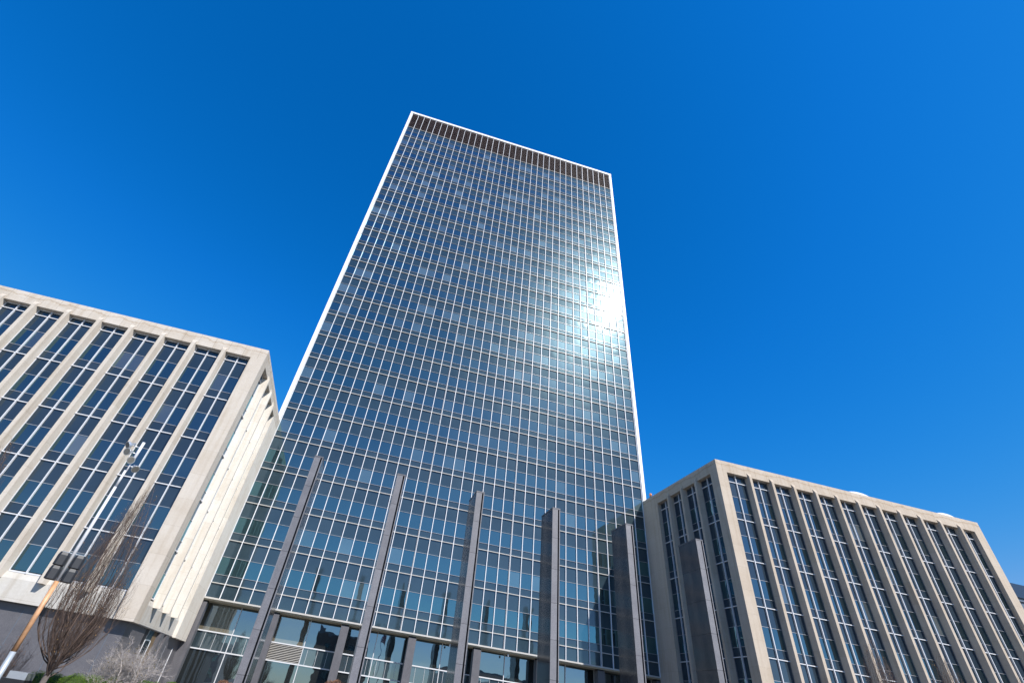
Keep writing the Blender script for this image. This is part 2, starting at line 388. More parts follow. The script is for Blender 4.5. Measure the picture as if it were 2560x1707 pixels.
    for k in range(8):
        x = -24.5 + 7 * k; mb = MB()
        if k == 0: x0, x1 = -24.48, -24.1
        elif k == 7: x0, x1 = 24.1, 24.48
        else: x0, x1 = x - .40, x + .40
        mb.box(x0, x1, 0.12, 0.95, 0, 7.20); mb.build('lobby_column', M['granite2'], T)
        mb = MB(); mb.box(x0 + .05, x1 - .05, 0.2, 0.9, 7.2, 7.335); mb.build('column_cap', M['groove'], T)
    for k in range(7):
        xa, xb = -24.5 + 7 * k + .06, -24.5 + 7 * (k + 1) - .06; xm = (xa + xb) / 2
        for (a, b) in ((xa, xm - .03), (xm + .03, xb)):
            for z0, z1, nm in ((0.1, 3.50, 'lobby_window'), (5.06, 7.3, 'lobby_window')):
                mb = MB(); pane(mb, (a, YG, z0), (b - a, 0, 0), (0, 0, z1 - z0), (0, -1, 0), bow=0.0045, k=6, rnd=(0.97 if (z0 > 5 and k < 2 and a == xa) else random.random() * .7, .5)); mb.build(nm, M['lobby'], T, uv=True)
        for j in range(7):
            if k == 1 and j < 3: continue
            a = xa + j * (xb - xa) / 7; b = a + (xb - xa) / 7
            mb = MB(); pane(mb, (a + .012, YG, 3.60), (b - a - .024, 0, 0), (0, 0, 1.36), (0, -1, 0), bow=0.003); mb.build('lobby_panel', M['lobbypanel'], T, uv=True)
        fr = MB()
        for z in (3.55, 5.01): fr.box(xa, xb, YG - .12, YG - .004, z - .05, z + .05)
        fr.box(xm - .035, xm + .035, YG - .10, YG - .006, 0.1, 7.33)
        fr.box(xa, xa + .05, YG - .09, YG - .006, 0.1, 7.33); fr.box(xb - .05, xb, YG - .09, YG - .006, 0.1, 7.33)
        for j in range(1, 7):
            if k == 1 and j <= 3: continue
            a = xa + j * (xb - xa) / 7
            if abs(a - xm) > .2: fr.box(a - .012, a + .012, YG - .05, YG - .006, 3.6, 4.96)
        fr.build('lobby_frame', M['frame'], T)
        if k == 1:
            mb = MB(); mb.box(xa, xm - .04, YG - .01, YG + .02, 3.6, 4.96, mi=1)
            for j in range(10):
                z = 3.62 + j * .134; mb.prism([(YG - .015, z + .052), (YG - .10, z + .02), (YG - .10, z + .062), (YG - .015, z + .075)], 'x', xa + .06, xm - .05)
            mb.build('vent_grille', [M['ledge'], M['core']], T)
    return T
tower()

# security cameras under the soffit
def camera_dome(x, y, label):
    t = thing('security_camera', label, 'camera', 'security cameras under the lobby soffit', (x, y, 7.34))
    mb = MB(); mb.tube([(0, 0, 0), (0, 0, -.10)], .03, 10); mb.box(-.08, .08, -.08, .08, -.20, -.10); mb.build('bracket', M['white'], t)
    mb = MB(); mb.blob((0, 0, -.22), (.085, .085, .09), nu=14, nv=8); mb.build('camera_dome', M['white'], t)
camera_dome(0.55, 0.35, 'small white security camera hanging under the beige lobby soffit beside the third granite pylon')
camera_dome(6.9, 0.25, 'small white security camera hanging under the soffit left of the fourth granite pylon')

# ------------------------------------------------------------------ granite pylons
def pylon_mesh():
    pass
ORD = ['first', 'second', 'third', 'fourth', 'fifth', 'sixth']
WHERE = ['first granite pylon, beside the left stone wing, its right side catching light',
         'second granite pylon from the left, seen nearly square on in front of the glass tower',
         'third granite pylon from the left, showing a thin strip of its dark left side',
         'fourth granite pylon from the left, wide dark polished left side, against bright glass',
         'fifth granite pylon from the left, standing where the right wing shades the glass tower',
         'rightmost granite pylon, standing in front of the windows of the right stone wing']
def pylon():
    t = thing('granite_pylon', WHERE[0], 'pylon', 'granite pylons in front of the tower')
    yf, yb, zt = 0.0, 2.45, 15.24
    mb = MB(); mb.box(-.315, .135, yf, yb, 0, zt - .10); mb.mi[2] = 1; mb.build('main_slab', [M['granite'], M['honed']], t)
    mb = MB(); mb.box(.245, .315, yf, yb, 0, zt - .10); mb.mi[2] = 1; mb.build('edge_slab', [M['granite'], M['honed']], t)
    mb = MB(); mb.box(.135, .245, yf + .30, yb - .05, 0, zt - .14); mb.build('groove', M['groove'], t)
    mb = MB(); mb.box(-.33, .33, yf - .015, yb + .015, zt - .10, zt); mb.build('cap', M['granite2'], t)
    return t
PY0 = pylon()
for k in range(6):
    o = PY0 if k == 0 else copy_tree(PY0)
    o.location = (-15.75 + 6.3 * k, -22.1, 0); o['label'] = WHERE[k]

# ------------------------------------------------------------------ stone wings
def wing(side):
    L_ = side < 0
    yf = -16.0 if L_ else -15.55
    top = 26.72 if L_ else 26.99
    head = 25.52 if L_ else 25.72
    S = M['stoneL'] if L_ else M['stoneR']; SF = M['stoneLf'] if L_ else M['stoneRf']
    W = thing('stone_wing', 'pale limestone wing on the left, its end wall facing the glass tower in full sun' if L_ else
              'limestone wing on the right, its end wall facing the glass tower in shade', 'building', 'stone wings flanking the tower')
    sx = lambda d: side * (24.5 + d)            # d = distance outwards from the court wall
    def bx(mb, d0, d1, y0, y1, z0, z1, mi=0):
        a, b = sorted((sx(d0), sx(d1))); mb.box(a, b, y0, y1, z0, z1, mi)
    LEN = 35.35
    GR = 0.50                                    # glass recess
    c0 = 1.28 if L_ else 1.20                    # corner pier
    pw = 0.50                    # pier width
    n = 12
    first = c0
    piers = [(3.53 if L_ else 3.74) + 2.80 * k for k in range(n - 1)]   # start of pier k (distance d)
    # openings along the front
    opens = []; a = first
    for p in piers: opens.append((a, p)); a = p + pw
    opens.append((a, LEN - 1.2))
    zs, zb = 5.48, 3.84                          # sill at the glass, bottom of the stone
    # ---- masonry
    mb = MB()
    bx(mb, 0, LEN, yf, yf + .9, head + .0, top - .001)                      # front parapet
    bx(mb, 0.0, 0.9, yf + .9, -0.02, head + .0, top - .001)                   # court parapet
    bx(mb, LEN - .9, LEN, yf + .9, 0, head, top - .001)
    mb.build('parapet', SF, W)
    mb = MB(); bx(mb, 0.9, LEN - .9, yf + .9, 24, head + .3, head + .6); mb.build('roof', M['roof'], W)
    mb = MB()
    bx(mb, 0, c0, yf, yf + c0, zb, head - .001); mb.build('corner_pier', S, W); mb = MB()
    bx(mb, LEN - 1.2, LEN, yf, yf + .9, zb, head - .001); mb.build('corner_pier', S, W); mb = MB()
    bx(mb, LEN - .6, LEN, yf + .9, 24, zb, head - .001); mb.build('end_wall', S, W); mb = MB()
    yblank = -4.05 if L_ else -3.55
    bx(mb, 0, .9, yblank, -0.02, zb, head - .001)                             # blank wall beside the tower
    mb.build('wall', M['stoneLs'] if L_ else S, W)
    mb = MB()
    bx(mb, GR + .08, LEN - .7, yf + GR + .08, yf + GR + .5, zb + .02, head - .002)
    bx(mb, GR + .08, GR + .4, yf + GR + .5, -0.05, zb + .02, head - .002)
    mb.build('core_wall', M['core'], W)
    # ---- apron with its sloping sill
    mb = MB()
    def front_prism(poly, d0, d1):
        a, b = sorted((sx(d0), sx(d1))); mb.prism(poly, 'x', a, b)
    front_prism([(yf + .30, zb), (yf + .62, zb), (yf + .62, zs), (yf + .42, zs), (yf + .30, 5.10)], c0, LEN - 1.2)
    pl = [(sx(.30), zb), (sx(.62), zb), (sx(.62), zs - .08), (sx(.42), zs - .08), (sx(.30), 5.06)]
    if L_: pl = pl[::-1]
    mb.prism(pl, 'y', yf + c0, yblank)
    mb.build('apron', M['apron'], W)
    # ---- piers
    pr = 0.19
    ch = 0.10                                     # the piers narrow towards their front
    def pier(fn, mat=None):
        """fn(p, q, z): p across the pier 0..1 at the back, q depth outwards from the wall face"""
        mb = MB(); k = ch / pw
        lev = [(5.05, pr), (head + .05, pr), (head + .42, .001)]
        pts = []
        for z, q in lev:
            kk = k * (q / pr) if z > head + .1 else k
            pts.append([fn(0, -GR - .05, z), fn(kk, q, z), fn(1 - kk, q, z), fn(1, -GR - .05, z)])
        def q4(*p): mb.quad(p)
        for i in range(2):
            a, b = pts[i], pts[i + 1]
            for j in range(3): q4(a[j], a[j + 1], b[j + 1], b[j])
        q4(*pts[0][::-1]); q4(*pts[2])
        o = mb.build('pier', mat or S, W)
        bm = bmesh.new(); bm.from_mesh(o.data); bmesh.ops.remove_doubles(bm, verts=bm.verts, dist=1e-4); bmesh.ops.recalc_face_normals(bm, faces=bm.faces); bm.to_mesh(o.data); bm.free()
    def pier_front(d): pier(lambda p, q, z: (sx(d + p * pw), yf - q, z))
    for d in piers: pier_front(d)
    sop = []                                      # court-side openings, from the front corner to the tower
    y = yf + c0
    spw = 0.5
    ends = [-12.5, -9.7, -6.9, -4.05] if L_ else [-12.0, -9.2, -6.4, -3.55]
    for e in ends: sop.append((y, e)); y = e + spw
    for (a, e) in sop[:-1]:
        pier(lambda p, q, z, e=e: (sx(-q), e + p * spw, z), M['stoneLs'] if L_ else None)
    # ---- windows
    ledges = [Z0 + k * H for k in range(5) if Z0 + k * H < head]
    def rows():
        out = []
        zz = [Z0 - H] + ledges + [Z0 + 5 * H]
        for z in zz[:-1]:
            for lo, hi, m in ((0.02, .19, 's'), (.19, .597, 'v'), (.597, .99, 's')):
                a, b = z + lo * H, z + hi * H
                if z == ledges[-1] and m == 's' and lo > .5: b = head
                a = max(a, zs + .06); b = min(b, head - .06)
                if b - a > .1: out.append((a, b, m))
        return out
    R_ = rows()
    def window(o0, uvec, nvec, width):
        # o0: start point (z ignored); uvec: unit along the wall; nvec: outward normal
        o0 = Vector(o0); u = Vector(uvec); nn = Vector(nvec)
        gl = MB(); fr = MB()
        halves = [(0.07, width / 2 - .035), (width / 2 + .035, width - .07)]
        for (a, b, m) in R_:
            for (p, q) in halves:
                oo = o0 + u * p - nn * GR; oo.z = a + .012
                bl = random.random()
                pane(gl, oo, u * (q - p), (0, 0, b - a - .024), nn, rnd=(bl, random.random()), bow=0.004, mi=0 if m == 'v' else 1)
        w = gl.build('window', [M['wvision'], M['wspandrel']], W, uv=True)
        def bar(p, q, z0, z1, t0, t1, mi=0):
            a = o0 + u * p - nn * (GR - t0); b = o0 + u * q - nn * (GR - t1)
            fr.box(min(a.x, b.x), max(a.x, b.x), min(a.y, b.y), max(a.y, b.y), z0, z1, mi)
        def sbar(*a): bar(*a, mi=0 if L_ else 1)
        sbar(0.01, .06, zs, head - .01, -.02, .05); sbar(width - .06, width - .01, zs, head - .01, -.02, .05)
        bar(width / 2 - .038, width / 2 + .038, zs + .002, head - .011, -.02, .15)
        sbar(.06, width - .06, zs, zs + .09, -.02, .10); sbar(.06, width - .06, head - .10, head - .012, -.02, .045)
        for z in ledges: bar(.0, width, z - .036, z + .036, -.02, .10)
        zz = [Z0 - H] + ledges
        for z in zz:
            for q in (.19, .597):
                t = z + q * H
                if zs + .3 < t < head - .3: bar(.03, width - .03, t - .016, t + .016, -.02, .035, 2)
        fr.build('frame', [M['frame'], M['sideframe'], M['transom']], w)
    for (a, b) in opens:
        if L_: window((sx(b), yf, 0), (1, 0, 0), (0, -1, 0), b - a)
        else: window((sx(a), yf, 0), (1, 0, 0), (0, -1, 0), b - a)
    for (a, b) in sop:
        if L_: window((sx(0), a, 0), (0, 1, 0), (1, 0, 0), b - a)
        else: window((sx(0), b, 0), (0, -1, 0), (-1, 0, 0), b - a)
    # ---- recessed granite base
    mb = MB(); bx(mb, .45, LEN - .3, yf + .75, yf + 1.2, 0, zb + .01); bx(mb, .45, .9, yf + 1.2, 0.1, 0, zb + .01)
    mb.build('base_wall', M['granite2'], W)
    mb = MB(); bx(mb, .25, LEN - .2, yf + .35, 20, zb + .012, zb + .06); mb.build('soffit', M['granite2'], W)
    # vertical joints of the base cladding as thin recess strips
    for k in range(0, 12):
        mb = MB(); d = 1.3 + 2.8 * k
        bx(mb, d, d + .03, yf + .742, yf + .76, 0, zb); mb.build('cladding_joint', M['bluegrey'], W)
    # court side of the base: pilasters, a glazed slot and a brown grille
    for (ya, yb2, m, nm, pr2) in ((-11.0, -10.3, 'groove', 'recess', .006), (-10.2, -8.9, 'lobbypanel', 'base_window', .02), (-8.8, -7.9, 'brick', 'brown_grille', .02), (-7.8, -6.9, 'granite2', 'pilaster', .30), (-6.8, -6.2, 'groove', 'recess', .006), (-5.9, -4.9, 'granite2', 'pilaster', .22), (-4.8, -4.3, 'groove', 'recess', .006)):
        mb = MB(); bx(mb, .45 - pr2, .452, ya, yb2, 0, zb - .02); mb.build(nm, M[m], W, uv=(m == 'lobbypanel'))
    for yy in (-10.25, -8.85, -4.2, -1.6):
        mb = MB(); bx(mb, .40, .46, yy - .03, yy + .03, 0, 3.2); mb.build('metal_trim', M['frame'], W)
    return W
wing(-1); wing(1)

# roof details of the right wing
for (x, w, lab) in ((45.2, 2.3, 'low white skylight dome on the roof of the right wing, nearer the glass tower'), (57.7, 2.0, 'low white skylight dome at the far right end of the right wing roof')):
    t = thing('skylight_dome', lab, 'skylight', 'skylight domes on the right wing', (x, -13.7, 26.12))
    mb = MB(); mb.box(-w, w, -.85, .85, 0, 1.1); mb.build('curb', M['ledge'], t)
    mb = MB(); mb.blob((0, 0, 1.1), (w * .98, .82, .97), nu=32, nv=16); mb.build('dome', M['dome'], t)
t = thing('warning_beacon', 'round orange warning beacon on the right wing roof beside the tower corner', 'beacon', None, (25.55, -0.6, 26.3))
mb = MB(); mb.tube([(0, 0, 0), (0, 0, 1.55)], .05, 8); mb.box(-.12, .12, -.12, .12, 1.30, 1.50); mb.build('mast', M['black'], t)
mb = MB(); mb.blob((0, 0, 1.72), (.19, .19, .22), nu=18, nv=10); mb.build('lamp_globe', M['orange'], t)
t = thing('roof_antenna', 'thin white whip antenna with a side arm on the right wing roof near the tower', 'antenna', None, (25.95, -0.75, 26.3))
mb = MB(); mb.tube([(0, 0, 0), (0, 0, 1.4), (-.06, 0, 1.75)], [.03, .025, .012], 6); mb.build('mast', M['white'], t)
mb = MB(); mb.tube([(0, 0, 1.25), (-.35, 0, 1.33)], .03, 6); mb.build('side_arm', M['white'], t)

# ------------------------------------------------------------------ far office block at the right edge
t = thing('far_office_block', 'dark blue glass office block far behind the right wing at the picture edge', 'building', None, (0, 0, 0))
mb = MB(); mb.box(117, 190, 19, 70, 0, 32.4); mb.build('wall', M['bluegrey'], t)
mb = MB(); mb.box(116.4, 190.6, 18.4, 70.6, 33.0, 35.6); mb.build('roof', M['bluedark'], t)
mb = MB(); mb.box(116.7, 190.3, 18.7, 70.3, 32.4, 33.0); mb.build('cornice', M['bluegrey'], t)
for k in range(8):
    mb = MB(); z = 30.6 - k * 4
    for j in range(20):
        pane(mb, (117.5 + j * 3.6, 18.93, z - 2.6), (3.4, 0, 0), (0, 0, 2.6), (0, -1, 0), k=2)
    for j in range(13):
        pane(mb, (116.93, 69.5 - j * 3.8, z - 2.6), (0, -3.6, 0), (0, 0, 2.6), (-1, 0, 0), k=2)
    mb.build('window_band', M['wvision'], t, uv=True)

# ------------------------------------------------------------------ across the street, seen mirrored in the lobby glass
def block(name, label, x0, x1, y0, y1, h, mat, extra=None):
    t = thing(name, label, 'building', 'buildings across the street')
    mb = MB(); mb.box(x0, x1, y0, y1, 0, h); mb.build('wall', M[mat], t)
    mb = MB(); mb.box(x0 - .3, x1 + .3, y0 - .3, y1 + .3, h, h + .8); mb.build('roof', M['greyclad'], t)
    for k in range(int(h // 4)):
        mb = MB(); n = int((x1 - x0) // 4)
        for j in range(n): pane(mb, (x1 - 1.0 - j * 4, y1 + .04, 1.4 + k * 4), (-2.4, 0, 0), (0, 0, 1.9), (0, 1, 0), k=2)
        mb.build('window_row', M['wvision'], t, uv=True)
    if extra:
        mb = MB(); mb.box(*extra); mb.build('penthouse', M['greyclad'], t)
block('brown_office_block', 'brown office block across the street with a small roof house, mirrored in the lobby glass', -17, 2, -165, -140, 18.0, 'redclad', (-16.5, -14.5, -150, -141, 18.8, 21))
block('low_grey_block', 'low grey building across the street, farther right behind the camera', 28, 70, -170, -142, 13.0, 'greyclad')
block('long_grey_block', 'long low concrete building across the street, left behind the camera', -110, -45, -170, -140, 10.0, 'greyclad')

# flagpole on the plaza behind the camera (it shows mirrored in the lobby glass)
m, N, L, out = newmat('flag_cloth')
b = N('BsdfPrincipled', i_Roughness=0.8)
uvn = N('UVMap', uv_map='UVMap'); sx_ = N('SeparateXYZ'); L(uvn.outputs[0], sx_.inputs[0])
a1 = N('Math', operation='MULTIPLY'); a1.inputs[1].default_value = 6.5; L(sx_.outputs[1], a1.inputs[0])
a2 = N('Math', operation='FRACT'); L(a1.outputs[0], a2.inputs[0])
st = ramp(N, [(0, (0.45, 0.02, 0.03)), (0.5, (0.7, 0.7, 0.7))], 'CONSTANT'); L(a2.outputs[0], st.inputs[0])
lx = N('Math', operation='LESS_THAN'); lx.inputs[1].default_value = 0.4; L(sx_.outputs[0], lx.inputs[0])
gy = N('Math', operation='GREATER_THAN'); gy.inputs[1].default_value = 0.4615; L(sx_.outputs[1], gy.inputs[0])
an = N('Math', operation='MULTIPLY'); L(lx.outputs[0], an.inputs[0]); L(gy.outputs[0], an.inputs[1])
# stars: small dots on a grid in the canton
mp = N('Mapping'); mp.inputs['Scale'].default_value = (15.0, 16.7, 1); L(uvn.outputs[0], mp.inputs[0])
vf = N('VectorMath', operation='FRACTION'); L(mp.outputs[0], vf.inputs[0])
vd = N('VectorMath', operation='DISTANCE'); vd.inputs[1].default_value = (0.5, 0.5, 0); L(vf.outputs[0], vd.inputs[0])
sd = N('Math', operation='LESS_THAN'); sd.inputs[1].default_value = 0.27; L(vd.outputs['Value'], sd.inputs[0])
cn = N('Mix', data_type='RGBA'); cn.inputs[6].default_value = (0.02, 0.03, 0.15, 1); cn.inputs[7].default_value = (0.7, 0.7, 0.7, 1); L(sd.outputs[0], cn.inputs[0])
fm = N('Mix', data_type='RGBA'); L(an.outputs[0], fm.inputs[0]); L(st.outputs[0], fm.inputs[6]); L(cn.outputs[2], fm.inputs[7])
L(fm.outputs[2], b.inputs['Base Color']); L(b.outputs[0], out.inputs[0]); M['flag'] = m
t = thing('flagpole', 'tall grey flagpole flying a striped flag on the plaza, mirrored in the lobby glass', 'flagpole', None, (0.2, -75, 0))
mb = MB(); mb.tube([(0, 0, 0), (0, 0, 8), (0, 0, 16.5)], [.11, .09, .05], 12); mb.build('pole', M['silver'], t)
mb = MB(); mb.blob((0, 0, 16.6), (.13, .13, .13), nu=12, nv=8); mb.build('finial', M['silver'], t)
mb = MB()
mb.grid(lambda u, v: (.08 + .9 * u, .25 * math.sin(u * 7) * u, 14.3 - 0.9 * u * u - (1 - v) * 1.7), 16, 6)
mb.build('flag', M['flag'], t, uv=True)

# ------------------------------------------------------------------ light pole with floodlights
def lightpole():
    P = thing('light_pole', 'tall weathered light pole, grey, orange and white, carrying floodlights before the left wing', 'light pole', None, (-21.16, -35.85, 0))
    mb = MB(); mb.tube([(0, 0, 0), (0, 0, 1.53)], [.105, .085], 20); mb.tube([(0, 0, 0), (0, 0, .12)], .2, 16); mb.build('lower_shaft', M['polegrey'], P)
    mb = MB(); mb.tube([(0, 0, 1.531), (0, 0, 3.60)], [.084, .076], 20); mb.build('orange_shaft', M['poleorange'], P)
    mb = MB(); mb.tube([(0, 0, 3.61), (0, 0, 5.6), (0, 0, 7.02)], [.068, .058, .050], 20); mb.tube([(0, 0, 7.02), (0, 0, 7.70)], .047, 18); mb.build('white_shaft', M['polewhite'], P)
    mb = MB(); mb.tube([(0.03, .02, 7.60), (0.03, .02, 8.25)], .03, 12); mb.tube([(.045, 0, 8.10), (.045, 0, 8.95)], .058, 18); mb.build('top_tube', M['polewhite'], P)
    # round spotlights
    f = Vector((0.414, -0.909, 0)); r = Vector((0.909, 0.414, 0))     # towards the camera, to the right
    def spot(rx, z, d):
        c = r * rx + f * .06 + Vector((0, 0, z)); d = Vector(d).normalized()
        mb = MB()
        pr = [(-.26, .045), (-.12, .055), (-.10, .085), (-.02, .135), (.05, .150), (.06, .150)]
        mb.tube([c + d * a for a, _ in pr], [b for _, b in pr], 22)
        mb.tube([c - d * .10, Vector((.045, 0, z + .03))], .02, 8)
        h = mb.build('spotlight', M['silver'], P)
        mb = MB(); n = 22; e = d.cross(Vector((0, 0, 1))).normalized(); g = d.cross(e)
        mb.quad([c + d * .064 + (e * math.cos(2 * PI * k / n) + g * math.sin(2 * PI * k / n)) * .122 for k in range(n)][::-1]); mb.build('lens', M['lens'], h)
    dn = Vector((0, 0, -1))
    spot(-.40, 8.66, -r * .75 + f * .35 + dn * .55)
    spot(-.30, 8.40, -r * .55 + f * .70 + dn * .35)
    spot(-.03, 8.13, -r * .10 + f * .92 + dn * .32)
    spot(.27, 7.86, r * .35 + f * .75 + dn * .55)
    # black box floodlights, two each side
    for (sg, z) in ((-1, 4.28), (1, 4.28), (-1, 3.83), (1, 3.83)):
        mb = MB(); c = r * (sg * .25) + f * .06
        poly = [(-.18, .02), (-.165, -.10), (-.10, -.16), (.10, -.16), (.165, -.10), (.18, .02), (.13, .13), (-.13, .13)]
        rows_ = [(-.225, .80), (-.21, 1.0), (.11, 1.0), (.205, .86)]
        base = len(mb.v)
        for (dz, k) in rows_:
            for (a, q) in poly:
                p = c + r * a * k + f * (-q * k) + Vector((0, 0, z + dz)); mb.v.append(tuple(p))
        npol = len(poly)
        def addf(ix): mb.f.append(tuple(ix)); mb.uv.append([(0, 0)] * len(ix)); mb.rn.append((0, 0)); mb.sm.append(False); mb.mi.append(0)
        for i in range(len(rows_) - 1):
            for k in range(npol):
                a = base + i * npol + k; b2 = base + i * npol + (k + 1) % npol; addf((a, a + npol, b2 + npol, b2))
        addf([base + k for k in range(npol)]); addf([base + 3 * npol + k for k in range(npol)][::-1])
        mb.build('floodlight', M['black'], P)
    mb = MB()
    for z in (4.50, 4.05, 3.62): mb.tube([r * -.36 + Vector((0, 0, z)), r * .36 + Vector((0, 0, z))], .022, 8)
    mb.build('bracket', M['polegrey'], P)
lightpole()

# ------------------------------------------------------------------ bare trees
def bez(p0, p1, p2, n):
    return [(p0 * (1 - t) ** 2 + p1 * 2 * t * (1 - t) + p2 * t * t) for t in [i / n for i in range(n + 1)]]
def fastigiate(label, loc, rot=0, seed=3, h=8.25):
    rg = random.Random(seed)
    t = thing('bare_tree', label, 'tree', 'bare upright trees', loc); t.rotation_euler = (0, 0, rot)
    mb = MB(); mb.tube([(0, 0, 0), (.01, 0, .5), (.03, .0, 1.05), (.05, 0, 1.35)], [.13, .105, .10, .085], 12); mb.build('trunk', M['bark'], t)
    cr = MB(); bud = MB()
    tab = [(1.1, .08), (1.5, .45), (2.0, .85), (3.0, 1.2), (4.0, 1.15), (5.5, .75), (7.0, .34), (h, .05)]
    def env(z):          # crown radius with height
        for (z0, r0), (z1, r1) in zip(tab, tab[1:]):
            if z <= z1: return r0 + (r1 - r0) * max(0, (z - z0)) / (z1 - z0)
        return .05
    def twig(p0, d, ln, r, depth):
        up = Vector((0, 0, 1)); n = 4
        p1 = p0 + d * ln * .5; p2 = p0 + (d * .45 + up * .9).normalized() * ln
        p2 += Vector((rg.gauss(0, .03), rg.gauss(0, .03), 0)) * ln
        pts = bez(p0, p1, p2, n)
        cr.tube(pts, [r * (1 - .75 * i / n) for i in range(n + 1)], 3, cap=False)
        if depth > 0:
            for _ in range(rg.randint(3, 5)):
                k = rg.uniform(.25, .95); q = pts[min(n - 1, int(k * n))].lerp(pts[min(n, int(k * n) + 1)], (k * n) % 1)
                a = rg.uniform(0, 2 * PI); dd = Vector((math.cos(a) * .55, math.sin(a) * .55, .8)).normalized()
                twig(q, dd, ln * rg.uniform(.25, .5), r * .5, depth - 1)
        elif rg.random() < .10:
            q = pts[rg.randint(1, n)]; s = rg.uniform(.012, .028); a = rg.uniform(0, 6.28)
            e = Vector((math.cos(a), math.sin(a), rg.uniform(-.5, .5))) * s; g = Vector((rg.gauss(0, 1), rg.gauss(0, 1), 1)).normalized() * s * 1.6
            bud.quad([q, q + e, q + e + g, q + g])
    fork = Vector((.05, 0, 1.3))
    for i in range(46):
        a = 2 * PI * i * .618 + rg.uniform(-.2, .2)
        ztop = 2.3 + (h - 2.3) * rg.random() ** .8
        q = rg.uniform(.35, 1.0)
        rt = env(ztop) * q * .9
        tip = Vector((math.cos(a) * rt, math.sin(a) * rt, ztop))
        zm = 1.45 + (ztop - 1.45) * .22
        wide = max(env(1.45 + (ztop - 1.45) * .42) * 1.75, rt) * q
        mid = Vector((math.cos(a) * wide, math.sin(a) * wide, zm))
        st = fork + Vector((math.cos(a) * .05, math.sin(a) * .05, rg.uniform(-.35, .3)))
        n = 10; pts = bez(st, mid, tip, n); r0 = .013 + .019 * (ztop / h)
        pts = [p + Vector((rg.gauss(0, .045), rg.gauss(0, .045), 0)) * (k > 0) for k, p in enumerate(pts)]
        cr.tube(pts, [r0 * (1 - .84 * k / n) for k in range(n + 1)], 5, cap=False)
        for k in range(2, n + 1):
            for _ in range(6):
                p = pts[k - 1].lerp(pts[k], rg.random()); aa = a + rg.gauss(0, 1.2)
                d = Vector((math.cos(aa) * .75, math.sin(aa) * .75, .75)).normalized()
                twig(p, d, min(rg.uniform(.35, 1.0), max(.2, (h - p.z) * .35)), .0037, 1)
    cr.build('crown', M['twig'], t)
    bud.build('buds', M['bud'], t)
    return t
T0 = fastigiate('bare upright tree with brown twigs just right of the light pole, before the left wing', (-20.80, -33.50, 0), 0, 3)
spots = [(-25.75, -35.9, 1.9, 1.0, 'bare upright tree cut off by the left picture edge, only its twig tips showing'),
         (18.25, -32.0, 0.8, 1.0, 'bare upright tree at the bottom right, nearest the corner of the right wing'),
         (23.5, -31.8, 2.7, 1.0, 'middle one of the three bare upright trees before the right wing'),
         (32.7, -29.4, 4.1, 1.0, 'bare upright tree at the bottom right corner, its tip just showing')]
for (x, y, rz, k, lab) in spots:
    c = copy_tree(T0); c.location = (x, y, 0); c.rotation_euler = (0, 0, rz); c['label'] = lab

# pale many-stemmed shrub
def pale_shrub():
    rg = random.Random(8)
    t = thing('pale_shrub', 'many-stemmed shrub with pale crooked branches before the dark base of the left wing', 'shrub', None, (-19.3, -31.2, 0))
    st = MB(); tw = MB(); bd = MB()
    def grow(p, d, ln, r, depth):
        n = 5; pts = [p]
        for i in range(n):
            d = (d + Vector((rg.gauss(0, .26), rg.gauss(0, .26), rg.gauss(.03, .16)))).normalized(); pts.append(pts[-1] + d * ln / n)
        (st if depth > 2 else tw).tube(pts, [r * (1 - .55 * i / n) for i in range(n + 1)], 5 if depth > 2 else 3, cap=False)
        if depth > 0:
            for _ in range({4: 4, 3: 6, 2: 6, 1: 6}[depth]):
                k = rg.uniform(.3, 1); q = pts[max(1, min(n, round(k * n)))]
                dd = (d + Vector((rg.gauss(0, .75), rg.gauss(0, .75), rg.gauss(.08, .45)))).normalized()
                grow(q, dd, ln * rg.uniform(.45, .75), r * .52, depth - 1)
        elif rg.random() < .22:
            q = pts[-1]; s = rg.uniform(.012, .026)
            e = Vector((rg.gauss(0, 1), rg.gauss(0, 1), rg.gauss(0, 1))).normalized() * s; g = Vector((rg.gauss(0, 1), rg.gauss(0, 1), 1)).normalized() * s * 1.4
            bd.quad([q, q + e, q + e + g, q + g])
    for (x, y, dx, ln) in ((-.75, .1, -.18, 1.25), (-.35, -.1, -.02, 1.3), (-.15, .2, .22, 1.2), (.35, 0, .02, 1.2), (.45, .15, .50, 1.35), (.40, -.1, .32, 1.4), (.42, 0, -.32, 1.1)):
        grow(Vector((x, y, .1)), Vector((dx, rg.gauss(0, .15), 1)).normalized(), ln * 1.1, .036, 4)
    st.build('stems', M['palebark'], t); tw.build('twigs', M['palebark'], t); bd.build('buds', M['budgreen'], t)
pale_shrub()

